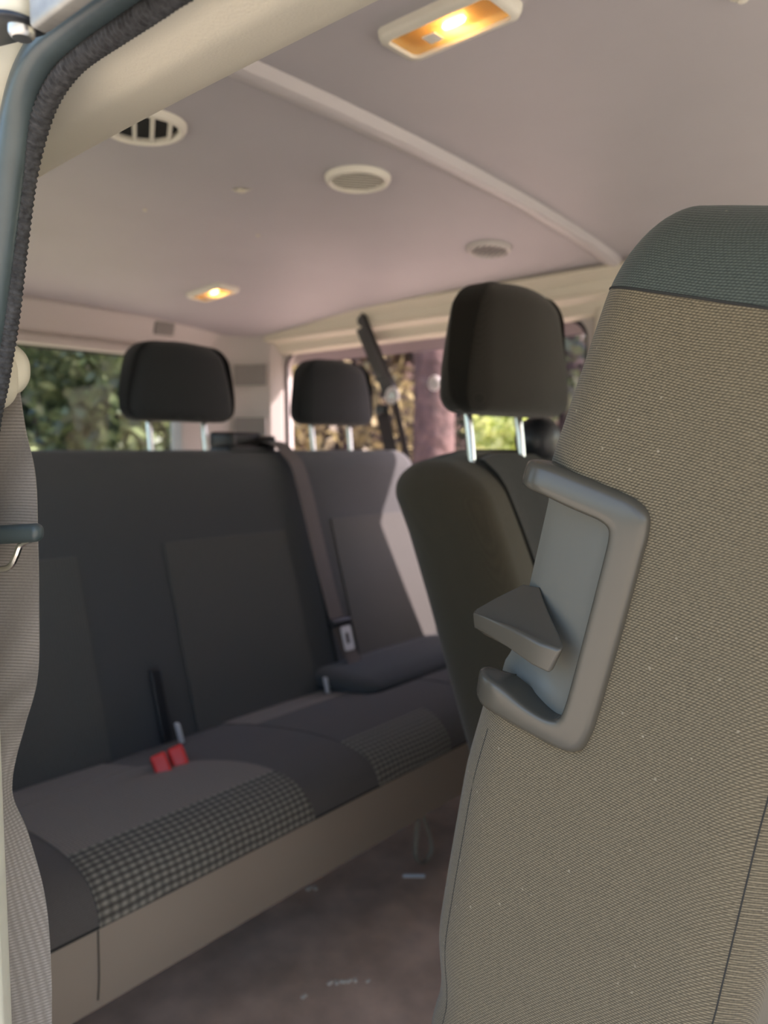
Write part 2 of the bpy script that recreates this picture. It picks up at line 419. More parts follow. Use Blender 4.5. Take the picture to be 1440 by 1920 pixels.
# near side wall behind the door opening, with its own rear quarter window
def near_panel():
    inn = rrect(.62, 1.9, .75, 1.22, .06); out = [{0: (2.2, 1.40), 1: (.50, 1.40), 2: (.50, 0), 3: (2.2, 0)}[i//9] for i in range(36)]
    return holed_panel(out, inn, lambda u, v, d: (.14+d, u, v), .03)
struct('wall_left', near_panel(), M['grey_trim'], 'near side wall behind the door opening')
struct('window_4', pane(rrect(.605, 1.915, .735, 1.235, .06), lambda u, v, d: (.15+d, u, v)), M['glass'], 'near side rear quarter window')
# header trim above the sliding door
hp = [(.2075, 1.1455), (.210, 1.1455), (.218, 1.1465), (.226, 1.1465), (.234, 1.1435), (.246, 1.146), (.270, 1.153), (.288, 1.162), (.299, 1.171), (.302, 1.183), (.296, 1.21), (.275, 1.30), (.255, 1.375), (.222, 1.385), (.214, 1.18), (.208, 1.155)]
V, Fc = [], []; ys = [-1.3, -.6, -.2, 0, .15, .25, .33, .40, .46, .52, .58, .64, .70]
for y in ys:
    k = max(0, (y-.33)/.37)
    for x, z in hp:
        low = max(0, 1-(z-1.12)/.12)
        V.append((x+.004*k*k, y, z-.010*k*k*low - .03*max(0, k-.6)**2*low))
m = len(hp)
for i in range(len(ys)-1):
    for j in range(m): Fc.append((i*m+j, i*m+(j+1) % m, (i+1)*m+(j+1) % m, (i+1)*m+j))
Fc += [tuple(range(m)), tuple((len(ys)-1)*m+j for j in range(m))]
struct('trim_7', (V, Fc), M['trim'], 'beige grained header trim over the sliding door', angle=60)
# pillar behind the door opening (painted jamb outside, trim inside)
struct('trim_8', ext_solid([(.13, .4265), (.17, .4265), (.182, .44), (.188, .60), (.13, .60)], 'Z', 0, .95), M['paint'], 'cream painted door pillar', bevel=.004)
# painted body corner outside the seal
def body_corner():
    inner = []
    for (y, z) in ((.60, .02), (.590, .5), (.540, .83), (.472, 1.04), (.458, 1.085), (.436, 1.128), (.402, 1.156), (.366, 1.163), (.31, 1.164), (.20, 1.166), (0, 1.168), (-.5, 1.168)):
        inner.append((y, z))
    outer = [(.70, .02), (.70, .5), (.70, .83), (.66, 1.02), (.64, 1.12), (.62, 1.22), (.58, 1.28), (.48, 1.31), (.36, 1.31), (.22, 1.31), (0, 1.31), (-.5, 1.31)]
    V, Fc = [], []; n = len(inner)
    for (iy, iz), (oy, oz) in zip(inner, outer):
        dy, dz = oy-iy, oz-iz
        V += [(.198, iy, iz), (.176, iy+dy*.02, iz+dz*.02), (.172, iy+dy*.2, iz+dz*.2), (.150, iy+dy*.3, iz+dz*.3), (.146, oy, oz)]
    for i in range(n-1):
        for j in range(4): a = i*5+j; Fc.append((a, a+1, a+6, a+5))
    return V, Fc
struct('trim_9', body_corner(), M['paint'], 'cream painted door frame around the opening', angle=50)
# front end: bulkhead with windscreen opening
def front_panel():
    inn = rrect(.20, 1.72, .55, 1.36, .08); out = [{0: (1.80, 1.42), 1: (.12, 1.42), 2: (.12, 0), 3: (1.80, 0)}[i//9] for i in range(36)]
    return holed_panel(out, inn, lambda u, v, d: (u, -2.40+d, v), .05)
struct('wall_front', front_panel(), M['grey_trim'], 'front of the cabin with windscreen opening')
struct('trim_10', box(.10, .165, -2.4, .60, -.14, .15), M['hull'], 'side sill under the door opening')
# ground outside: rises to a leaf covered bank beyond the van
def hgt(x, y):
    d = x*.62+y*.78
    t = max(0, min(1, (d-6.0)/9)); return -.38 + 4.6*t*t*(3-2*t) + .10*math.sin(x*1.7+y)*math.sin(y*1.3)*min(1, max(0, d-2)/3)
V, Fc = [], []; n = 70
for i in range(n+1):
    for j in range(n+1):
        x = -16+36*i/n; y = -16+36*j/n; V.append((x, y, hgt(x, y)))
for i in range(n):
    for j in range(n): a = i*(n+1)+j; Fc.append((a, a+n+1, a+n+2, a+1))
M['ground'] = mat('leaf_litter_ground', (.62, .52, .42), .95, noise=(5, .45), bump=(10, .8, .05))
_n, _l = M['ground'].node_tree.nodes, M['ground'].node_tree.links      # ground near van made pale to bounce light, dark leaf litter up the bank
_p = _n.new('ShaderNodeSeparateXYZ'); _t = _n.new('ShaderNodeTexCoord'); _l.new(_t.outputs['Object'], _p.inputs[0])
_r = _n.new('ShaderNodeMapRange'); _r.inputs[1].default_value = -.36; _r.inputs[2].default_value = .1; _l.new(_p.outputs[2], _r.inputs[0])
_m = _n.new('ShaderNodeMix'); _m.data_type = 'RGBA'; _l.new(_r.outputs[0], _m.inputs[0])
_src = _n['Principled BSDF'].inputs['Base Color'].links[0].from_socket
_l.new(_src, _m.inputs[6]); _k = _n.new('ShaderNodeTexNoise'); _k.inputs['Scale'].default_value = 9; _l.new(_t.outputs['Object'], _k.inputs['Vector'])
_c = _n.new('ShaderNodeValToRGB'); _c.color_ramp.elements[0].color = (.03, .022, .018, 1); _c.color_ramp.elements[1].color = (.085, .058, .04, 1)
_c.color_ramp.elements[0].position = .42; _c.color_ramp.elements[1].position = .62
_l.new(_k.outputs[0], _c.inputs[0]); _l.new(_c.outputs[0], _m.inputs[7]); _l.new(_m.outputs[2], _n['Principled BSDF'].inputs['Base Color'])
struct('ground', (V, Fc), M['ground'], 'dry leaf covered ground outside')
# ================================================================== OBJECTS
def lerp_tab(T, z):
    if z <= T[0][0]: return T[0][1]
    for (a, b), (c, d) in zip(T, T[1:]):
        if z <= c:
            t = (z-a)/(c-a); return b+(d-b)*t
    return T[-1][1]
def smooth_tab(T, z, h=.012): return (lerp_tab(T, z-h)+2*lerp_tab(T, z)+lerp_tab(T, z+h))/4

# ---------------------------------------------------------------- near folding seat with the release handle
HA, HR, HO = Vector((0, -.225, .974)), Vector((0, .974, .225)), Vector((.40, .203, .855))
def H(r, a, o): return HO + HR*r + HA*a + Vector((-o, 0, 0))
REAR = [(.30, .335), (.42, .328), (.547, .317), (.575, .307), (.612, .312), (.66, .304), (.741, .289), (.787, .275), (.942, .230), (1.045, .193), (1.10, .170)]
FRONT = [(.30, .17), (.42, .150), (.644, .101), (.758, .082), (1.02, .030), (1.10, .012)]
seat = thing('folding_seat', 'close single seat backrest tipped forward, grey brown twill with plastic pull handle', 'car seat', (.60, .15, 0))
def near_fn(x, y, z):
    rr, ff = smooth_tab(REAR, z), smooth_tab(FRONT, z)
    Y = (rr+ff)/2 + y/.085*(rr-ff)/2
    k = max(0, 1-(y/.085)**2)
    X = x - .004*k*max(0, min(1, (.80-x)/.2))*(1 if x < .6 else 0)
    z = z - .020*max(0, min(2.2, (.180-Y)/.1))**1.2*max(0, min(1, (z-1.0)/.08))
    p = Vector((X, Y, z)); d = p-HO; r, a, o = d.dot(HR), d.dot(HA), -d.x
    if -.071 < a < .074 and r > -.03 and X < .5:
        n = (.521, .854); dist = (r+.015)*n[0]+o*n[1]+.004
        if dist > 0: p = p - HR*(n[0]*dist) - Vector((-n[1]*dist, 0, 0))
    return p
bm = bmesh.new()
v, f = rbox(.40, .80, -.085, .085, .40, 1.086, (.036, .034, .052), (8, 10, 120), 7, near_fn)
vs = [bm.verts.new(p) for p in v]
for q in f: bm.faces.new([vs[i] for i in q])
bmesh.ops.recalc_face_normals(bm, faces=bm.faces)
SN = Vector((0, -.275, 1)).normalized(); SP = Vector((.40, .187, 1.040))
top = bm.copy()
cut = bmesh.ops.bisect_plane(bm, geom=bm.verts[:]+bm.edges[:]+bm.faces[:], plane_co=SP, plane_no=SN, clear_outer=True)
loop = [Vector(x.co) for x in cut['geom_cut'] if isinstance(x, bmesh.types.BMVert)]
bmesh.ops.bisect_plane(top, geom=top.verts[:]+top.edges[:]+top.faces[:], plane_co=SP+SN*.0004, plane_no=SN, clear_inner=True)
back = obj('backrest', bm, M['near_cloth'], seat, angle=60)
cap = obj('top_panel', top, M['near_top'], seat, angle=60); cap['label'] = 'top panel of the backrest, shade put into its colour'
ctr = sum(loop, Vector())/len(loop)
loop.sort(key=lambda p: math.atan2(p.y-ctr.y, p.x-ctr.x))
lp = [loop[0]]
for p in loop[1:]:
    if (p-lp[-1]).length > .006: lp.append(p)
obj('seam', tube(lp, .0008, 6, True, SN), M['thread'], back)
# long seams down the side face, just inside its rear and front edges
def side_x(y, z):   # side face surface X for a given y
    rr, ff = smooth_tab(REAR, z), smooth_tab(FRONT, z); t = (y-(rr+ff)/2)/((rr-ff)/2)
    e = max(0, (abs(t)*.085-.051)/.034); e = min(e, 1)
    return .40 + .036*(1-math.sqrt(1-e*e)) - .004*max(0, 1-t*t)
def seam_path(kind, z0, z1, n=40):
    P = []
    for i in range(n+1):
        z = z0+(z1-z0)*i/n; rr, ff = smooth_tab(REAR, z), smooth_tab(FRONT, z)
        y = rr-.021 if kind == 'rear' else ff+.017
        P.append((side_x(y, z)+.0003, y, z))
    return P
obj('seam', tube(seam_path('rear', .42, .775), .0005, 6), M['thread'], back)
obj('seam', tube(seam_path('front', .42, 1.01), .0006, 6), M['thread'], back)
# cushion and plinth below (mostly under the frame)
def near_cush(x, y, z): return (x, y, z+.02*math.cos((y+.1)*6))
obj('cushion', rbox(.405, .80, -.42, .085, .30, .44, .045, (6, 8, 2), 4, near_cush), M['mid_front'], seat)
obj('plinth', rbox(.44, .78, -.38, .16, FZ, .31, .015, (2, 2, 2), 2), M['dark_plastic'], seat)
# handle bezel: one continuous C shaped moulding swept over the rear edge of the backrest
S0, RC = .030, .013
def wrap(s, a, h):
    if s <= S0: return H(s, a, h)
    g = (s-S0)/RC; return H(S0+(RC+h)*math.sin(g), a, -RC+(RC+h)*math.cos(g))
OUT = [(.047, .0835), (.030, .0832), (.010, .0815), (-.012, .0790), (-.024, .0770), (-.0325, .0720), (-.0355, .0625), (-.0355, .045), (-.0350, 0), (-.0338, -.045), (-.0325, -.060), (-.0290, -.0705), (-.021, -.0750), (-.008, -.0757), (.012, -.0757), (.030, -.0750), (.050, -.0735)]
INN = [(.047, .0660), (.030, .0650), (.014, .0625), (0, .0610), (-.008, .0600), (-.0135, .0575), (-.0152, .052), (-.0155, .040), (-.0152, 0), (-.0148, -.030), (-.0142, -.048), (-.0125, -.0560), (-.008, -.0590), (0, -.0596), (.012, -.0580), (.030, -.0535), (.050, -.0520)]
po, pi_ = catmull([(s, a, 0) for s, a in OUT], 7), catmull([(s, a, 0) for s, a in INN], 7)
PROF = [(0, -.0135), (0, -.005), (.02, -.0024), (.06, -.0007), (.12, 0), (.30, 0), (.74, -.0005), (.84, -.0012), (.92, -.0026), (.975, -.0050), (1, -.0088), (1, -.0135)]
v, f = [], []; NP, NM = len(po), len(PROF)
for i in range(NP):
    fr = i/(NP-1); e = min(1, fr/.045, (1-fr)/.045); e = math.sqrt(max(0, 1-(1-e)**2))
    hh = .0098
    for t, d in PROF:
        t = .5+(t-.5)*(.6+.4*e); g = pi_[i].lerp(po[i], t)
        h = (hh+d) if d > -.013 else -.0135
        v.append((g.x, g.y, h*(.35+.65*e) if h > 0 else h))
for i in range(NP-1):
    for j in range(NM): f.append((i*NM+j, i*NM+(j+1) % NM, (i+1)*NM+(j+1) % NM, (i+1)*NM+j))
f += [tuple(range(NM)), tuple((NP-1)*NM+j for j in range(NM))]
obj('handle_bezel', ([wrap(*p) for p in v], f), M['handle'], seat, angle=45)
hb = COL.objects['handle_bezel']
# recessed floor of the grip
V, Fc = [], []; NI, NJ = 16, 30
for d in (0, .003):
    for i in range(NI+1):
        for j in range(NJ+1):
            a = -.066+.138*j/NJ; t = i/NI
            r = -.018+.066*t; o = .0018-.0400*t - .010*max(0, t-.85)
            fil = min(.72, max(0, (-.036-a)/.030))**2*.011*min(1, t/.45) + max(0, (a-.052)/.016)**2*.004 + max(0, (.16-t)/.16)**2*.0015
            r += .521*(fil-d); o += .854*(fil-d); V.append(H(r, a, o))
q = NJ+1; off = (NI+1)*q
for i in range(NI):
    for j in range(NJ): a = i*q+j; Fc += [(a, a+1, a+q+1, a+q), (off+a, off+a+q, off+a+q+1, off+a+1)]
for i in range(NI):
    for j in (0, NJ): a = i*q+j; Fc.append((a, a+q, off+a+q, off+a))
for j in range(NJ):
    for i in (0, NI): a = i*q+j; Fc.append((a, a+1, off+a+1, off+a))
obj('handle_recess', (V, Fc), M['handle_dark'], hb)
# release lever: a wedge shaped paddle standing out of the recess
plan = [(.0685, -.0125), (.066, -.0065), (.055, -.001), (.030, .006), (.008, .0105), (-.0055, .0112), (-.0062, .0075), (.004, -.002), (.016, -.012), (.026, -.021), (.036, -.031), (.050, -.034), (.062, -.026)]
def top_a(r, o):     # plane through the three measured corners
    return -.0160 + (r+.006)*(-.125) + (o-.010)*(-.55)*max(0, 1-max(0, r-.045)/.04) - .004*max(0, (r-.05)/.02)
n = len(plan)
cx_, cy_ = sum(p[0] for p in plan)/n, sum(p[1] for p in plan)/n
V = [H(r, top_a(r, o), o) for r, o in plan]
V += [H(r+(cx_-r)*.10, top_a(r, o)-(.0165-.0065*max(0, min(1, (r+.005)/.07))), o+(cy_-o)*.06) for r, o in plan]
Fc = [(i, (i+1) % n, n+(i+1) % n, n+i) for i in range(n)] + [tuple(range(n)), tuple(range(n, 2*n))]
obj('release_lever', (V, Fc), M['handle'], hb, bevel=.0036, seg=5, angle=50)
# ---------------------------------------------------------------- headrest shared shape
def headrest_vf(x0, x1, yf, yr, z0, z1, lean=.07):
    xc, hw, zm = (x0+x1)/2, (x1-x0)/2, (z0+z1)/2
    def fn(x, y, z):
        t = (z-z0)/(z1-z0); k = 1-.20*max(0, t-.25)**1.5/.65 - .05*max(0, .3-t)
        yy = y+lean*(z-zm) ; q = (x-xc)/hw
        if y < (yf+yr)/2: yy += .022*q*q
        else: yy -= .016*q*q
        tt = (z-z0)/(z1-z0)
        d = (y-yf)/(yr-yf)
        th = 1-.42*tt
        yy = yy if d < .5 else yy-(1-th)*(yr-yf)*.5
        zz = z - .010*q*q*tt
        return (xc+(x-xc)*k, yy, zz)
    return rbox(x0, x1, yf, yr, z0, z1, (.034, .026, .030), (8, 4, 8), 5, fn)
def add_headrest(parent, xc, w_, yf, yr, z0, z1, zb, py, m, sep=.135, dy=.012):
    h = obj('headrest', headrest_vf(xc-w_/2, xc+w_/2, yf, yr, z0, z1), M[m], parent)
    for s in (-1, 1):
        obj('headrest_post', tube([(xc+s*sep/2, py, zb-.02), (xc+s*sep/2, py+.004, zb+.02), (xc+s*sep/2, py+dy, z0+.03)], .0065, 12), M['chrome'], h)
    return h

# ---------------------------------------------------------------- second row seat
mid = thing('double_seat', 'dark olive seat with tall headrest standing between close seat and bench', 'car seat', (1.2, .45, 0))
def mrear(z): return .560+.385*(z-.549)
def mid_fn(x, y, z):
    c = mrear(z)-.080; th = .155+.02*max(0, min(1, (.75-z)/.3))
    yy = c + y/.08*th/2
    if y < 0:   # bolstered front: side bolster stands forward
        q = min(1, max(0, (x-.80)/.15)); yy += .030*q*q
    z -= .026*min(1, max(0, (.95-x)/.15))**1.4*max(0, min(1, (z-.84)/.1))
    return (x, yy, z)
mb = obj('backrest', rbox(.80, 1.62, -.08, .08, .40, .952, (.05, .072, .060), (16, 4, 16), 7, mid_fn), M['mid_cloth'], mid)
# darker front panel laid into the backrest between the bolsters
V, Fc = [], []; NI, NJ = 14, 24
for d in (-.004, .006):
    for i in range(NI+1):
        for j in range(NJ+1):
            z = .46+.485*j/NJ; lf = .885+.035*math.sin(math.pi*(z-.46)/.5)
            x = lf+(1.56-lf)*i/NI
            p = mid_fn(x, -.08, z); e = max(0, (z-.902)/.05); V.append((x, p[1]+d+.05*(1-math.sqrt(max(0, 1-e*e*.8))), p[2]))
q = NJ+1; off = (NI+1)*q
for i in range(NI):
    for j in range(NJ): a = i*q+j; Fc += [(a, a+1, a+q+1, a+q), (off+a, off+a+q, off+a+q+1, off+a+1)]
for i in range(NI):
    for j in (0, NJ): a = i*q+j; Fc.append((a, a+q, off+a+q, off+a))
for j in range(NJ):
    for i in (0, NI): a = i*q+j; Fc.append((a, a+1, off+a+1, off+a))
obj('front_panel', (V, Fc), M['mid_front'], mid)
h = add_headrest(mid, .958, .266, .535, .645, 1.000, 1.178, .945, .600, 'mid_head')
obj('cushion', rbox(.81, 1.61, -.02, .475, .31, .455, .05, (8, 8, 2), 4), M['mid_front'], mid)
obj('plinth', rbox(.90, 1.52, .05, .44, FZ, .32, .02, (2, 2, 2), 2), M['dark_plastic'], mid)
obj('belt_outlet', rbox(1.055, 1.125, .575, .645, .930, 1.003, (.03, .03, .04), (3, 3, 3), 4), M['black_plastic'], mid)

# ---------------------------------------------------------------- rear bench
bench = thing('rear_bench', 'long charcoal three place rear bench with grid patterned cushion inserts', 'bench', (.94, 1.1, 0))
def byf(z): return 1.160+.285*(z-.43)
BX0, BX1 = .225, 1.665
def bench_fn(x, y, z):
    yy = byf(z)+.06+y
    if y < 0:
        for c in (.475, .985, 1.45):   # seat hollows
            q = (x-c)/.19
            if abs(q) < 1: yy += .010*(1-q*q)**2*min(1, max(0, (.90-z)/.1))
    return (x, yy, z)
bb = obj('backrest', rbox(BX0, BX1, -.06, .06, .38, .951, (.055, .035, .045), (50, 2, 18), 6, bench_fn), M['bench_cloth'], bench)
def back_insert(x0, x1, z0, z1, m):
    V, Fc = [], []; NI, NJ = 12, 14
    for d in (-.003, .004):
        for i in range(NI+1):
            for j in range(NJ+1):
                z = z0+(z1-z0)*j/NJ; x = x0+(x1-x0)*i/NI; p = bench_fn(x, -.06, z); V.append((x, p[1]+d, z))
    q = NJ+1; off = (NI+1)*q
    for i in range(NI):
        for j in range(NJ): a = i*q+j; Fc += [(a, a+1, a+q+1, a+q), (off+a, off+a+q, off+a+q+1, off+a+1)]
    for i in range(NI):
        for j in (0, NJ): a = i*q+j; Fc.append((a, a+q, off+a+q, off+a))
    for j in range(NJ):
        for i in (0, NI): a = i*q+j; Fc.append((a, a+1, off+a+1, off+a))
    return obj('seat_insert', (V, Fc), M[m], bench)
back_insert(.31, .655, .43, .768, 'insert_back'); back_insert(.83, 1.138, .43, .775, 'insert_back'); back_insert(1.285, 1.635, .43, .790, 'insert_back')
for x in (1.212,):
    obj('seam', tube([(x, bench_fn(x, -.06, z)[1]-.0005, z) for z in [.45+.45*i/12 for i in range(13)]], .003, 6), M['thread'], bench)
# cushion: one waterfall profile, extruded across
CP = [(.806, .300), (.800, .340), (.799, .390), (.799, .402), (.804, .425), (.818, .443), (.840, .455), (.880, .4615), (.94, .462), (1.0, .457), (1.06, .449), (1.12, .438), (1.17, .428), (1.22, .415)]
cp = [tuple(p[:2]) for p in catmull([(a, b, 0) for a, b in CP], 5)]
def cush_sheet(x0f, x1f, i0, i1, d, nx=12, back=.03):
    """patch of the cushion surface between profile indices; x0f/x1f give its sides for u in 0..1"""
    V, Fc = [], []; K = i1-i0
    for layer in (d, -back):
        for k in range(K+1):
            i = i0+k; a, b = cp[max(i-1, 0)], cp[min(i+1, len(cp)-1)]; ty, tz = b[0]-a[0], b[1]-a[1]; L = math.hypot(ty, tz); ny, nz = -tz/L, ty/L
            u = k/K
            for j in range(nx+1):
                x = x0f(u)+(x1f(u)-x0f(u))*j/nx; V.append((x, cp[i][0]+ny*layer, cp[i][1]+nz*layer))
    q = nx+1; off = (K+1)*q
    for k in range(K):
        for j in range(nx): a = k*q+j; Fc += [(a, a+1, a+q+1, a+q), (off+a, off+a+q, off+a+q+1, off+a+1)]
    for k in range(K):
        for j in (0, nx): a = k*q+j; Fc.append((a, a+q, off+a+q, off+a))
    for j in range(nx):
        for k in (0, K): a = k*q+j; Fc.append((a, a+1, off+a+1, off+a))
    return V, Fc
c_ = lambda v: (lambda u: v)
IS = 3*5
obj('front_skirt', cush_sheet(c_(BX0), c_(BX1), 0, IS, 0, 20), M['vinyl'], bench)
obj('cushion', cush_sheet(c_(BX0), c_(BX1), IS, len(cp)-1, 0, 20, .09), M['cushion_cloth'], bench)
obj('seam', tube([(x, .7985, .402) for x in (BX0+.01, .9, BX1-.01)], .0016, 6), M['thread'], bench)
obj('seam', tube([(.428, a-.0005, b) for a, b in cp[2:IS]], .0010, 6), M['thread'], bench)
NB = len(cp)-1
for k, (l0, l1, r0, r1) in enumerate(((.43, .43, .775, .735), (.925, .885, 1.12, 1.15), (1.29, 1.29, 1.62, 1.62))):
    e1, e2 = IS+19, IS+36
    def L(u, a=l0, b=l1): return a+(b-a)*u
    def Rr(u, a=r0, b=r1): return a+(b-a)*u
    fL = lambda u, L=L, s=0: L(u*.42); fR = lambda u, R=Rr: R(u*.42)
    obj('seat_insert', cush_sheet(lambda u, L=L: L(u*.4), lambda u, R=Rr: R(u*.4), IS, e1, .0025, 10, .004), M['insert_grid'], bench)
    obj('seat_insert', cush_sheet(lambda u, L=L: L(.4+u*.35), lambda u, R=Rr: R(.4+u*.35)-.10*u*u*(1 if R(0) < .8 else 0), e1, e2, .0015, 10, .004), M['cushion_cloth' if k else 'insert_plain'], bench)
    obj('seat_insert', cush_sheet(lambda u, L=L: L(.75+u*.25), lambda u, R=Rr: R(.75+u*.25)-(.10 if R(0) < .8 else 0), e2, NB-3, .0025, 10, .004), M['insert_plain'], bench)
# raised bolster on the far place
obj('bolster', rbox(1.135, 1.64, 1.005, 1.20, .440, .482, (.04, .05, .02), (8, 4, 2), 4), M['bench_cloth'], bench)
add_headrest(bench, .948, .262, 1.325, 1.425, 1.010, 1.172, .945, 1.370, 'head_cloth')
add_headrest(bench, 1.405, .266, 1.325, 1.425, 1.014, 1.176, .945, 1.370, 'head_cloth')
for x0, x1 in ((.30, .36), (.86, .92), (1.5, 1.56)):
    obj('leg', join(rbox(x0, x1, 1.14, 1.19, FZ, .36, .008, (1, 1, 2), 2), rbox(x0, x1, 1.08, 1.26, FZ, FZ+.02, .008, (1, 1, 1), 2)), M['dark_plastic'], bench)
for x, y, z in ((.757, 1.108, .448), (1.131, 1.122, .440)):
    obj('anchor_bar', rbox(x-.004, x+.004, y-.006, y+.004, z-.002, z+.036, .003, (1, 1, 2), 3, lambda X, Y, Z: (X-.25*(Z-z), Y, Z)), M['white'], bench)
obj('release_strap', rbox(.740, .762, 1.140, 1.150, .44, .565, .004, (2, 1, 6), 3, lambda x, y, z: (x+.1*(z-.44)**1.0*-.05, y+.285*(z-.44)-.004, z)), M['black_plastic'], bench)
# ---------------------------------------------------------------- belt on the bench
bt = thing('seat_belt', 'brown lap and shoulder belt lying down the bench backrest right of its middle', 'seat belt', (1.2, 1.2, .43))
obj('belt_guide', join(rbox(1.045, 1.178, 1.325, 1.405, .940, .962, .010, (3, 2, 1), 3), rbox(1.045, 1.178, 1.375, 1.405, .955, .992, .010, (3, 1, 2), 3), rbox(1.045, 1.065, 1.325, 1.40, .955, .990, .009, (1, 2, 2), 3), rbox(1.158, 1.178, 1.325, 1.40, .955, .984, .009, (1, 2, 2), 3)), M['black_plastic'], bt)
wp = [(1.13, 1.372, .968), (1.165, 1.325, .968), (1.186, 1.298, .945), (1.198, 1.268, .890), (1.208, 1.214, .700), (1.218, 1.172, .562), (1.232, 1.142, .490), (1.243, 1.118, .462), (1.246, 1.104, .452)]
obj('webbing', ribbon(wp, (1, .1, 0), .046, .0016), M['web_brown'], bt)
obj('stopper', rbox(1.188, 1.252, 1.163, 1.183, .560, .578, .007, (3, 1, 1), 3), M['black_plastic'], bt)
hole = rrect(-.007, .007, -.012, .012, .003, 4); outl = rrect(-.015, .015, -.026, .026, .005, 4)
obj('tongue', holed_panel(outl, hole, lambda u, v, d: (1.226+u-.12*v*0, 1.152+d+.28*v, .535+v), .003), M['white'], bt)
# ---------------------------------------------------------------- red buckles in the bench
def buckle(name, label, loc, rz, first=None):
    if first is None:
        t = thing(name, label, 'belt buckle', (0, 0, 0), 'red belt buckles on the rear bench')
        obj('body', rbox(-.013, .013, -.010, .012, -.02, .022, .005, (1, 1, 2), 3), M['black_plastic'], t)
        obj('button', rbox(-.0125, .0125, -.020, -.004, -.010, .0245, .005, (1, 1, 1), 3), M['red'], t)
        obj('stalk', rbox(-.008, .008, -.004, .004, -.05, -.018, .003, (1, 1, 1), 2), M['black_plastic'], t)
    else:
        t = first.copy(); COL.objects.link(t); t['label'] = label
        for c in list(first.children):
            d = c.copy(); COL.objects.link(d); d.parent = t
    t.location = loc; t.rotation_euler = (math.radians(-25), rz, math.radians(-25)); return t
b1 = buckle('belt_buckle', 'left hand red belt buckle of the pair on the bench cushion', (.662, 1.020, .454), -.30)
buckle('belt_buckle', 'right hand red belt buckle of the pair, beside the pale bar', (.694, 1.022, .456), -.30, b1)
# ---------------------------------------------------------------- near belt at the door pillar
nb = thing('seat_belt', 'grey belt with cream anchor cover hanging beside the door seal at left edge', 'seat belt', (.225, .52, .54))
obj('anchor_cover', rbox(-.046, .010, -.020, .014, -.022, .021, (.016, .012, .017), (3, 2, 3), 6, lambda x, y, z: Vector((.218, .520, .998)) + Vector((.649, -.760, 0))*(x+.005) + Vector((.76, .649, 0))*y + Vector((0, 0, 1))*z), M['ivory'], nb)
obj('anchor_cap', rbox(-.046, .010, -.012, .014, -.022, .021, (.020, .012, .020), (3, 2, 3), 6, lambda x, y, z: Vector((.218, .520, 1.0045)) + Vector((.649, -.760, 0))*(x+.0070) + Vector((.76, .649, 0))*(y+.014) + Vector((0, 0, 1))*(z*.90)), M['ivory'], nb)
obj('anchor_bolt', xform(lathe([(0, .004), (.006, .004), (.008, .002), (.010, .002), (.0125, 0), (.0125, -.004)], 20), lambda x, y, z: Vector((.1975, .5195, .998)) + Vector((.649, -.760, 0))*x*.8 + Vector((0, 0, 1))*y + Vector((-.76, -.649, 0))*(z+.010)), M['chrome'], nb)
SD = Vector((.649, -.760, 0)); SV = Vector((.76, .649, 0))
np_ = [(.222, .541, .990), (.2225, .537, .960), (.224, .533, .930), (.2235, .532, .890), (.223, .531, .850), (.222, .529, .800), (.2175, .529, .765), (.2130, .5250, .718), (.2165, .518, .685), (.2205, .511, .640), (.2195, .505, .590), (.217, .502, .530), (.216, .50, .44)]
sd = [SD*.95, SD*1.0, SD*1.08, SD*1.08, SD*1.05, SD*.95, SD*.72, SD*.13+SV*.5, SD*.28+SV*.5, SD*.46+SV*.4, SD*.5+SV*.35, SD*.5+SV*.3, SD*.5+SV*.3]
obj('webbing', ribbon(np_, sd, .048, .0014), M['web_grey'], nb)
np2 = [(.214, .549, .905), (.213, .546, .85), (.211, .542, .79), (.213, .538, .74), (.212, .533, .70), (.210, .528, .66), (.211, .524, .60), (.211, .520, .52), (.211, .518, .44)]
obj('webbing', ribbon(np2, [SD*.8, SD*.8, SD*.75, SD*.55+SV*.2, SD*.5+SV*.2, SD*.5+SV*.2, SD*.55, SD*.6, SD*.6], .046, .0014), M['web_grey'], nb)
P0 = Vector((.2115, .5065, .8965))
tl = lambda x, y, z: P0 + SD*x - SV*y + Vector((0, 0, 1))*(z+.06*x)
obj('tongue_grip', rbox(-.050, .031, -.002, .010, -.006, .006, .005, (4, 1, 1), 4, tl), M['rubber'], nb)
obj('tongue', tube(catmull([tl(.024, .004, -.004), tl(.017, .004, -.007), tl(.0135, .004, -.014), tl(.0095, .004, -.0205), tl(.002, .004, -.0222), tl(-.02, .004, -.0222), tl(-.05, .004, -.0222)], 6), .0021, 8), M['chrome'], nb)
# ---------------------------------------------------------------- far belt in front of the side window
fb = thing('seat_belt', 'dark belt with black upper sleeve hanging in front of far window', 'seat belt', (1.69, 1.42, .8))
FS = Vector((.25, .95, .2))
obj('sleeve', ribbon([(1.692, 1.54, 1.338), (1.697, 1.512, 1.275), (1.701, 1.475, 1.20), (1.702, 1.440, 1.135), (1.698, 1.432, 1.108)], FS, .058, .013), M['black_plastic'], fb)
obj('guide_ring', xform(lathe([(.012, -.004), (.019, -.005), (.0245, -.002), (.0245, .003), (.019, .006), (.012, .005), (.012, -.004)], 28), lambda x, y, z: (1.690-z, 1.412+x, 1.106+y)), M['white'], fb)
obj('guide_bolt', xform(lathe([(0, .004), (.009, .004), (.0115, .001), (.0115, -.004)], 20), lambda x, y, z: (1.690-z, 1.412+x, 1.106+y)), M['steel'], fb)
obj('clip', rbox(1.676, 1.694, 1.425, 1.468, 1.052, 1.082, .008, (1, 2, 2), 3), M['black_plastic'], fb)
obj('webbing', ribbon([(1.688, 1.452, 1.075), (1.686, 1.435, 1.02), (1.688, 1.42, .96), (1.69, 1.40, .88), (1.69, 1.38, .78)], (.15, .98, .1), .052, .0016), M['web_dark'], fb)
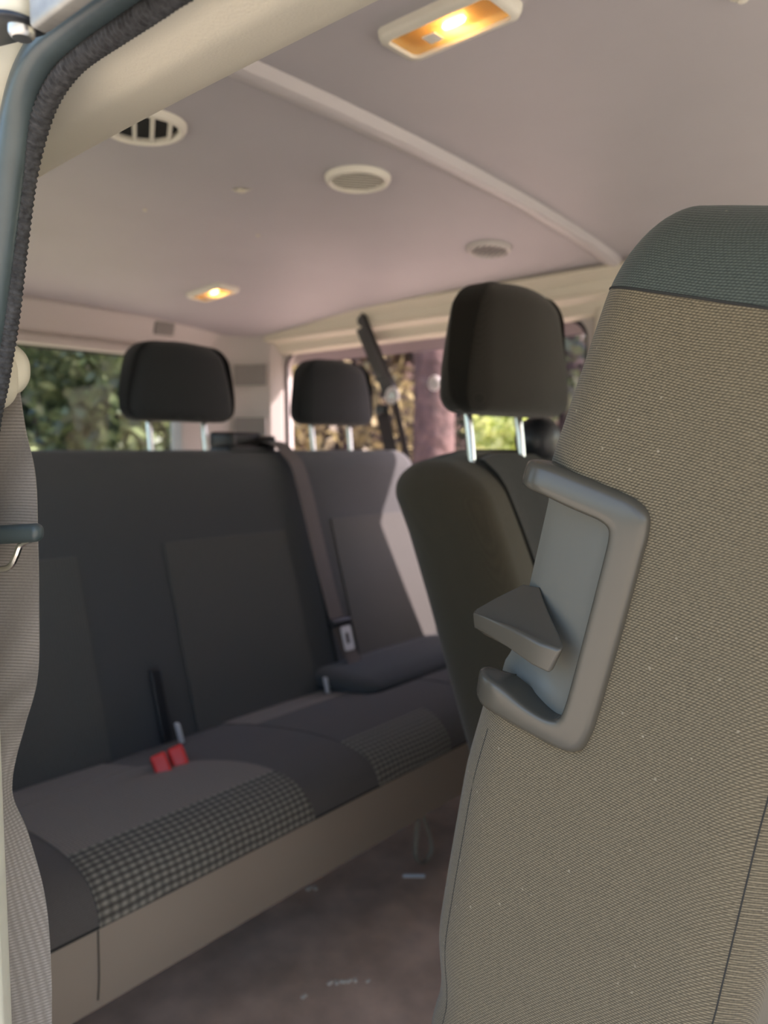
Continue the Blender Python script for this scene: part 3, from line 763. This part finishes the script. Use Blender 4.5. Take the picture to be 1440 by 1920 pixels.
obj('webbing', ribbon([(1.696, 1.408, 1.09), (1.697, 1.395, 1.04), (1.698, 1.375, .97), (1.698, 1.352, .88), (1.70, 1.33, .78)], (.35, .90, .2), .036, .0016), M['web_dark'], fb)
# round latch on the far glass
lt = xform(lathe([(0, .010), (.010, .010), (.016, .006), (.022, .001), (.022, -.002)], 24), lambda x, y, z: (1.758-z, 1.315+x, 1.140+y))
tag(obj('window_latch', lt, M['white']), 'small round pale latch on the far window glass', 'latch')

# ---------------------------------------------------------------- ceiling vents
def cz_frame(x, y):
    e = .01; nx = (zc(x+e, y)-zc(x-e, y))/(2*e); ny = (zc(x, y+e)-zc(x, y-e))/(2*e)
    nrm = Vector((nx, ny, -1)).normalized(); X = Vector((1, 0, nx)).normalized(); Y = X.cross(nrm); return X, Y, nrm
def vent(x, y, R_, label, ang, nsl, slw, mring, mslat, mduct, slant, ztop=-.0022):
    t = thing('ceiling_vent', label, 'vent', (0, 0, 0))
    obj('ring', lathe([(R_*.80, -.0004), (R_*.80, -.007), (R_*.86, -.0105), (R_*.95, -.009), (R_, -.004), (R_*1.01, 0)], 40), M[mring], t)
    obj('duct', lathe([(0, -.0012), (R_*.82, -.0012), (R_*.82, -.0004), (0, -.0004)], 32), M[mduct], t)
    ca, sa = math.cos(ang), math.sin(ang)
    for i in range(nsl):
        p = R_*.80*(2*(i+.5)/nsl-1); hl = math.sqrt(max(1e-6, (R_*.81)**2-p*p))
        def fn(u, v_, z, p=p): 
            v2 = v_ + slant*(z+.005)+p; return (u*ca-v2*sa, u*sa+v2*ca, z)
        obj('slat', rbox(-hl, hl, -slw, slw, -.0082, ztop, min(.0012, slw*.9), (2, 1, 1), 2, fn), M[mslat], t)
    X, Y, Nn = cz_frame(x, y)
    m = Matrix((X, Y, -Nn)).transposed(); t.rotation_euler = m.to_euler(); t.location = (x, y, zc(x, y)); return t
vent(.632, .985, .060, 'open vent beside the door header with dark gaps between a few slats', math.radians(58), 4, .0030, 'vent_white', 'vent_white', 'black_hole', .1)
vent(.995, .908, .056, 'cream vent with closed pale slats in mid ceiling', math.radians(-40), 8, .0022, 'vent_white', 'vent_white', 'patch', 1.2, -.0030)
vent(1.465, .948, .050, 'vent with dark diagonal slats on far side of ceiling', math.radians(52), 7, .0022, 'grey_trim', 'grey_trim', 'black_hole', .0, -.0060)

# ---------------------------------------------------------------- dome lamps
def amber_mat():
    m = bpy.data.materials.new('amber_lens'); m.use_nodes = True
    n, l = m.node_tree.nodes, m.node_tree.links; n.remove(n['Principled BSDF'])
    tc = n.new('ShaderNodeTexCoord')
    def wv(d):
        x = n.new('ShaderNodeTexWave'); x.bands_direction = d; x.inputs['Scale'].default_value = 110; l.new(tc.outputs['Object'], x.inputs['Vector']); return x
    a, b = wv('X'), wv('Y'); mu = n.new('ShaderNodeMath'); mu.operation = 'MULTIPLY'; l.new(a.outputs[1], mu.inputs[0]); l.new(b.outputs[1], mu.inputs[1])
    bp = n.new('ShaderNodeBump'); bp.inputs['Distance'].default_value = .0008; bp.inputs['Strength'].default_value = .8; l.new(mu.outputs[0], bp.inputs['Height'])
    t = n.new('ShaderNodeBsdfTransparent'); t.inputs[0].default_value = (.98, .86, .62, 1)
    tr = n.new('ShaderNodeBsdfTranslucent'); tr.inputs[0].default_value = (.95, .66, .30, 1)
    g = n.new('ShaderNodeBsdfGlossy'); g.inputs['Roughness'].default_value = .15
    d = n.new('ShaderNodeBsdfDiffuse'); d.inputs[0].default_value = (.55, .32, .12, 1)
    for q in (g, d, tr): l.new(bp.outputs[0], q.inputs['Normal'])
    m1 = n.new('ShaderNodeMixShader'); m2 = n.new('ShaderNodeMixShader'); m3 = n.new('ShaderNodeMixShader')
    cr = n.new('ShaderNodeMapRange'); cr.inputs[3].default_value = .35; cr.inputs[4].default_value = .7; l.new(mu.outputs[0], cr.inputs[0])
    l.new(cr.outputs[0], m1.inputs[0]); l.new(t.outputs[0], m1.inputs[1]); l.new(tr.outputs[0], m1.inputs[2])
    m2.inputs[0].default_value = .12; l.new(m1.outputs[0], m2.inputs[1]); l.new(d.outputs[0], m2.inputs[2])
    m3.inputs[0].default_value = .08; l.new(m2.outputs[0], m3.inputs[1]); l.new(g.outputs[0], m3.inputs[2]); l.new(m3.outputs[0], n['Material Output'].inputs[0])
    return m
M['amber'] = amber_mat(); M['bulb'] = emit_mat('lit_bulb', (1, .72, .32), 16); M['lamp_back'] = mat('lamp_reflector', (.74, .54, .32), .5)
def dome_lamp(label, x, y, rz):
    t = thing('dome_lamp', label, 'ceiling lamp', (0, 0, 0), 'lit ceiling lamps')
    o = rrect(-.036, .036, -.076, .076, .014, 6); i = rrect(-.025, .025, -.064, .064, .008, 6)
    n = len(o); V = []
    for lp_, z, s in ((o, 0, 1.02), (o, -.006, 1.0), (o, -.011, .95), (i, -.0125, 1.06), (i, -.009, 1.0), (i, -.001, .97)):
        V += [(u*s, v*(1-(1-s)*.5), z) for u, v in lp_]
    Fc = [(k*n+j, k*n+(j+1) % n, (k+1)*n+(j+1) % n, (k+1)*n+j) for k in range(5) for j in range(n)]
    obj('housing', (V, Fc), M['vent_white'], t, angle=60)
    obj('reflector', ([(u, v, -.0012) for u, v in i]+[(u, v, -.0003) for u, v in i], [tuple(range(n)), tuple(range(n, 2*n))]+[(j, (j+1) % n, n+(j+1) % n, n+j) for j in range(n)]), M['lamp_back'], t)
    # shallow curved lens
    V, Fc = [], []; a_, b_ = 8, 20
    for p in range(a_+1):
        for q in range(b_+1):
            u, v = -1+2*p/a_, -1+2*q/b_; V.append((u*.0252, v*.0642, -.0092-.0032*(1-u*u)*(1-v**4)))
    Fc = [(p*(b_+1)+q, p*(b_+1)+q+1, (p+1)*(b_+1)+q+1, (p+1)*(b_+1)+q) for p in range(a_) for q in range(b_)]
    obj('lens', (V, Fc), M['amber'], t)
    obj('bulb', xform(lathe([(.0, -.016), (.0035, -.012), (.0042, 0), (.0035, .012), (0, .016)], 12), lambda X, Y, Z: (X+.002, Z-.006, Y-.0052)), M['bulb'], t)
    obj('switch', rbox(-.009, .009, .012, .030, -.0135, -.0112, .001, (2, 2, 1), 2), M['vent_white'], t)
    X, Y, Nn = cz_frame(x, y); m = Matrix((X, Y, -Nn)).transposed()
    t.rotation_euler = (m.to_4x4() @ Matrix.Rotation(rz, 4, 'Z')).to_euler(); t.location = (x, y, zc(x, y)+(.004 if y < .73 else 0)); return t
dome_lamp('lit amber ceiling lamp in cream housing ahead of the roof rib', .706, .512, 0)
dome_lamp('small lit amber ceiling lamp at rear of roof above the bench', 1.300, 1.715, 0)
# small marks on the headliner
def lint(label, x, y, r, n_, name='lint_tuft'):
    parts = []
    for k in range(n_):
        a = 2*math.pi*k/n_+random.random(); L_ = r*(.5+random.random()*.6); z = zc(x, y)
        parts.append(sweep([(x, y, z-.002), (x+L_*.6*math.cos(a), y+L_*.6*math.sin(a), z-.003), (x+L_*math.cos(a), y+L_*math.sin(a), z-.001)], lambda f: circ(.0022*(1-.85*f), 5), (0, 0, 1)))
    parts.append(rbox(x-r*.3, x+r*.3, y-r*.3, y+r*.3, zc(x, y)-.005, zc(x, y), .002, (1, 1, 1), 2))
    return tag(obj(name, join(*parts), M['ivory']), label, 'ceiling mark')
lint('star shaped pale tuft stuck on the ceiling left of the mid vent', .90, 1.10, .021, 8)
lint('tiny pale speck on ceiling, nearest the door side', .84, 1.31, .006, 5, 'ceiling_speck')
lint('tiny pale speck on ceiling to the right above the rear lamp', 1.09, 1.28, .006, 5, 'ceiling_speck')
o = obj('ceiling_clip', lathe([(0, -.012), (.005, -.011), (.008, -.006), (.014, -.004), (.016, .004)], 20, (.862, .256, zc(.862, .256)+.004)), M['vent_white'])
tag(o, 'small round white clip at the top right edge of the ceiling', 'clip')
# covers on the trims
tag(obj('trim_cover', rbox(1.355, 1.425, 2.070, 2.088, 1.305, 1.345, .004, (1, 1, 1), 2, lambda x, y, z: (x, y+(1.335-z)*.28+.0, z)), M['patch']), 'grey square cover in the header above the rear window', 'trim cover')
def corner_cover(lab, z0, z1):
    prof = [(1.640, 2.052), (1.668, 2.020), (1.686, 1.980), (1.694, 1.957), (1.690, 1.955), (1.681, 1.979), (1.664, 2.016), (1.637, 2.047)]
    tag(obj('trim_cover', ext_solid([(x-.003, y-.002) for x, y in prof], 'Z', z0, z1), M['patch'], angle=50), lab, 'trim cover')
corner_cover('upper grey square cover on the rear corner pillar', 1.165, 1.232)
corner_cover('lower grey square cover on the rear corner pillar', .995, 1.060)
tag(obj('screw', lathe([(0, -.004), (.004, -.004), (.006, -.001), (.006, .004)], 16, (1.700, .815, 1.318), 'X'), M['steel']), 'small dark screw at front end of the roof rail', 'screw')
# ---------------------------------------------------------------- door seal
seal = thing('door_seal', 'grey rubber door seal curving round the opening corner with ribbed black edge', 'door seal', (.2, .46, 0))
bp_ = [(.60, .20), (.582, .536), (.545, .80), (.506, .948), (.480, .996), (.465, 1.025), (.451, 1.061), (.434, 1.104), (.418, 1.134), (.396, 1.149), (.366, 1.1535), (.31, 1.1545), (.15, 1.156), (-.1, 1.156), (-.6, 1.156)]
bulb = catmull([(.196, y, z) for y, z in bp_], 8)
obj('rubber_bulb', sweep(bulb, circ(.0085, 14, .0095), (1, 0, 0)), M['rubber'], seal)
ep = [(.595, .20), (.574, .536), (.535, .80), (.497, .945), (.474, .994), (.459, 1.026), (.4465, 1.061), (.4315, 1.099), (.416, 1.122), (.400, 1.135), (.375, 1.1425), (.335, 1.1435), (.30, 1.1435), (.15, 1.144), (-.1, 1.144), (-.6, 1.144)]
edge = catmull([(.2035, y, z) for y, z in ep], 60)
V, Fc = [], []; acc = 0; prev = None; n = 10
for i, p in enumerate(edge):
    t = (edge[min(i+1, len(edge)-1)]-edge[max(i-1, 0)]).normalized(); s = Vector((1, 0, 0)); u = t.cross(s)
    if prev is not None: acc += (p-prev).length
    prev = p; k = 1+.075*math.sin(acc*2*math.pi/.0033)
    V += [tuple(p+s*(.0055*k*math.cos(2*math.pi*j/n))+u*(.0050*k*math.sin(2*math.pi*j/n))) for j in range(n)]
for i in range(len(edge)-1):
    for j in range(n): Fc.append((i*n+j, i*n+(j+1) % n, (i+1)*n+(j+1) % n, (i+1)*n+j))
obj('cloth_edge', (V, Fc), M['pile'], seal)
# door runner hardware above the seal
br = thing('door_bracket', 'dark metal door arm with bolt and roller at top left corner outside the seal', 'bracket', (.16, .34, 1.13))
obj('arm', rbox(.150, .172, .3325, .47, 1.1285, 1.1335, (.009, .012, .002), (2, 6, 1), 4, lambda x, y, z: (x, y, z+.22*(y-.335))), M['black_plastic'], br)
obj('bolt', lathe([(0, -.003), (.004, -.003), (.0055, -.001), (.0055, .004)], 16, (.161, .341, 1.1285)), M['steel'], br)
obj('roller', lathe([(0, 0), (.007, 0), (.0085, .002), (.0085, .014), (.0095, .015), (.0095, .022), (0, .022)], 24, (.161, .345, 1.134)), M['ivory'], br)
obj('rail', rbox(.158, .166, -.4, .330, 1.124, 1.166, (.002, .006, .004), (1, 8, 2), 3), M['rail_metal'], br)
# ---------------------------------------------------------------- loose bits on the floor
loop_p = catmull([(x*.948, y-.037, .95-(.95-z)*.948) for x, y, z in [(1.108, .850, .315), (1.104, .852, .25), (1.098, .852, .20), (1.108, .852, .172), (1.130, .852, .165), (1.148, .853, .178), (1.146, .854, .205), (1.128, .854, .25), (1.114, .854, .315)]], 8)
tag(obj('pull_strap', sweep(loop_p, [(-.0045, -.0012), (.0045, -.0012), (.0045, .0012), (-.0045, .0012)], (0, 1, 0)), M['strap']), 'beige looped pull strap hanging under the bench front', 'strap')
tag(obj('paper_stick', tube([(1.051, .852, FZ+.0035), (1.077, .821, FZ+.0035)], .0035, 10), M['white']), 'thin white stick lying on the dark floor beneath the bench', 'stick')
def scrap(label, x, y, s, n_=3):
    ps = [rbox(-s*.5, s*.5, -s*.3, s*.3, 0, s*.35, s*.15, (1, 1, 1), 2, lambda X, Y, Z, k=k: (x+s*.8*k*.9+X*math.cos(k)-Y*math.sin(k), y-s*.6*k+X*math.sin(k)+Y*math.cos(k), Z+FZ)) for k in range(n_)]
    tag(obj('floor_scrap', join(*ps), M['debris']), label, 'litter')
scrap('twisted pale leaf scrap on the floor near the bottom edge', .762, .755, .010, 5)
scrap('pale crumb on the floor just under the bench skirt', .912, .955, .012, 2)
scrap('pale crumb low on the floor left of the leaf scrap', .718, .764, .010, 1)
scrap('pale crumb at floor right of the leaf scrap', .802, .716, .008, 1)

# ================================================================== OUTSIDE THE WINDOWS
def foliage(cs, n_, size, seed, droop=.4):
    """leaves scattered in ellipsoids cs = [(x, y, z, rx, ry, rz)]"""
    R_ = random.Random(seed); V, Fc = [], []
    for i in range(n_):
        c = cs[i % len(cs)]
        while True:
            p = Vector((R_.uniform(-1, 1), R_.uniform(-1, 1), R_.uniform(-1, 1)))
            if .35 < p.length < 1: break
        q = Vector((c[0]+p.x*c[3], c[1]+p.y*c[4], c[2]+p.z*c[5]))
        a = Vector((R_.gauss(0, 1), R_.gauss(0, 1), R_.gauss(0, 1)-droop)).normalized(); b = a.cross(Vector((R_.gauss(0, 1), R_.gauss(0, 1), R_.gauss(0, 1)))).normalized()
        s = size*R_.uniform(.5, 1.3); k = len(V)
        V += [tuple(q), tuple(q+a*s*.5+b*s*.28), tuple(q+a*s), tuple(q+a*s*.5-b*s*.28)]; Fc.append((k, k+1, k+2, k+3))
    return V, Fc
def trunk_vf(x, y, z0, z1, r0, r1, lean=(0, 0), seed=1):
    R_ = random.Random(seed); P = []
    for i in range(9): t = i/8; P.append((x+lean[0]*t+R_.uniform(-.02, .02), y+lean[1]*t+R_.uniform(-.02, .02), z0+(z1-z0)*t))
    P = catmull(P, 3)
    return sweep(P, lambda f: circ(r0+(r1-r0)*f, 12), (1, 0, 0))
def tree(label, x, y, h_, r0, cs, n_, size, lm, bm_, seed, name='tree', lean=(0, 0), cat='tree', group=None):
    z = hgt(x, y); t = thing(name, label, cat, (x, y, z), group)
    obj('trunk', trunk_vf(x, y, z-.1, z+h_, r0, r0*.6, lean, seed), M[bm_], t)
    f_ = obj('foliage', foliage([(x+a, y+b, z+c, d, e_, g) for a, b, c, d, e_, g in cs], n_, size, seed), M[lm], t, smooth=False)
    return t
M['leaf_green'] = leaf_mat('green_leaves', (.02, .03, .016), (.30, .34, .16))
M['leaf_dark'] = leaf_mat('dark_leaves', (.012, .02, .013), (.13, .16, .085))
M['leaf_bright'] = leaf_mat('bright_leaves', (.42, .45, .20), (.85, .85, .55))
M['leaf_yellow'] = leaf_mat('yellow_leaves', (.09, .065, .035), (.62, .54, .27))
M['leaf_brown'] = leaf_mat('dry_leaves', (.05, .032, .024), (.36, .26, .15))
M['leaf_lime'] = leaf_mat('lime_leaves', (.62, .72, .25), (.85, .92, .45))
# behind the rear window (heading 50 to 66 degrees)
def pol(hd, d): return d*math.cos(math.radians(hd)), d*math.sin(math.radians(hd))
x, y = pol(67, 4.6); tree('pale sunlit bush low at left of the rear window', x, y, .9, .03, [(0, 0, .9, .35, .35, .55), (.15, -.1, .5, .4, .4, .4)], 1500, .11, 'leaf_bright', 'bark', 11, 'bush', cat='bush')
x, y = pol(64, 8.5); tree('dark leafy tree seen at left of the rear window', x, y, 3.5, .14, [(0, 0, 2.6, 1.2, 1.2, 1.0), (.3, .2, 1.3, 1.1, 1.1, .9), (-.5, -.3, 3.6, 1.2, 1.2, 1.0)], 6000, .17, 'leaf_dark', 'bark_dark', 12)
x, y = pol(59.5, 7.0); tree('green leafy tree with slim trunk at middle of the rear window', x, y, 3.2, .07, [(0, .2, 2.2, .7, .7, .8), (.2, -.2, 1.2, .75, .75, .7), (-.3, .2, .5, .8, .8, .5), (.2, .3, 3.2, .9, .9, .8)], 6500, .12, 'leaf_green', 'bark_dark', 13)
x, y = pol(55.3, 7.8); tree('green leafy tree at right of the rear window behind the headrest', x, y, 3.0, .09, [(0, 0, 2.0, .8, .8, .8), (.1, .2, .9, .9, .9, .7), (-.2, 0, 3.0, .9, .9, .8)], 6000, .13, 'leaf_green', 'bark_dark', 14)
x, y = pol(52, 10); tree('far green tree beyond the right of the rear window', x, y, 4, .12, [(0, 0, 3.0, 1.6, 1.6, 1.2), (0, 0, 1.2, 1.6, 1.6, 1.1)], 5000, .2, 'leaf_dark', 'bark_dark', 15)
x, y = pol(70, 9.5); tree('far dark tree beyond the left of the rear window', x, y, 4.5, .15, [(0, 0, 3.4, 1.7, 1.7, 1.4), (0, 0, 1.4, 1.7, 1.7, 1.2)], 5000, .2, 'leaf_dark', 'bark_dark', 16)
for hd, d, lab in ((57.3, 5.6, 'leafy shrub standing just left of the left bench headrest'), (61.8, 6.2, 'leafy shrub at middle of the rear window under the trees'), (53.6, 6.4, 'leafy shrub behind the left bench headrest')):
    x, y = pol(hd, d); tree(lab, x, y, 1.6, .03, [(0, 0, 1.5, .42, .42, .5), (.12, -.1, .8, .48, .48, .5), (-.12, .1, 2.2, .40, .40, .5)], 2000, .13, 'leaf_green', 'bark_dark', int(hd*10), 'shrub', cat='shrub', group='green shrubs behind the rear window')
# beyond the far side window (heading 24 to 48 degrees)
x, y = pol(36.3, 5.3); tree('thick reddish trunk seen through the far window', x, y, 4.5, .165, [(0, 0, 4.4, 1.4, 1.4, .8)], 1500, .14, 'leaf_yellow', 'bark', 21, lean=(-.1, .1))
x, y = pol(40.6, 6.8); tree('yellow leafed sapling left of the reddish trunk', x, y, 2.2, .035, [(0, 0, 1.6, .42, .42, .6), (.1, 0, .8, .5, .5, .45)], 900, .12, 'leaf_yellow', 'bark', 22)
x, y = pol(46.5, 6.0); tree('yellow bush behind the corner of the far window', x, y, 1.8, .03, [(0, 0, 1.7, .4, .4, .5), (.1, .1, .9, .5, .5, .4)], 900, .11, 'leaf_yellow', 'bark', 23, 'bush', cat='bush')
x, y = pol(43.4, 9.5); tree('slim pinkish trunk with dry leaves behind the middle headrest', x, y, 4.5, .12, [(0, 0, 3.6, 1.3, 1.3, 1.2), (0, 0, 1.8, 1.1, 1.1, .8)], 3600, .16, 'leaf_brown', 'bark', 24)
x, y = pol(33, 9); tree('dry leafed tree right of the reddish trunk', x, y, 4.5, .13, [(0, 0, 3.6, 1.4, 1.4, 1.2), (0, 0, 1.8, 1.2, 1.2, .9)], 3600, .16, 'leaf_brown', 'bark_dark', 25)
x, y = pol(27, 8); tree('dark tree seen past the front end of the far window', x, y, 4.5, .14, [(0, 0, 3.4, 1.5, 1.5, 1.4), (0, 0, 1.4, 1.3, 1.3, .9)], 3600, .17, 'leaf_dark', 'bark_dark', 26)
x, y = pol(39.3, 10.5); tree('tall trunk with dry crown far up the bank', x, y, 6, .16, [(0, 0, 4.2, 1.8, 1.8, 1.2), (.2, .4, 2.0, 1.5, 1.5, .9)], 4000, .18, 'leaf_brown', 'bark', 27)
x, y = pol(32.4, 4.4); z = hgt(x, y); tree('low lime green bush seen between the headrest posts', x, y, 1.2, .02, [(0, 0, 1.40, .12, .12, .17), (.05, -.11, 1.42, .10, .10, .18)], 700, .09, 'leaf_lime', 'bark', 28, 'bush', cat='bush')
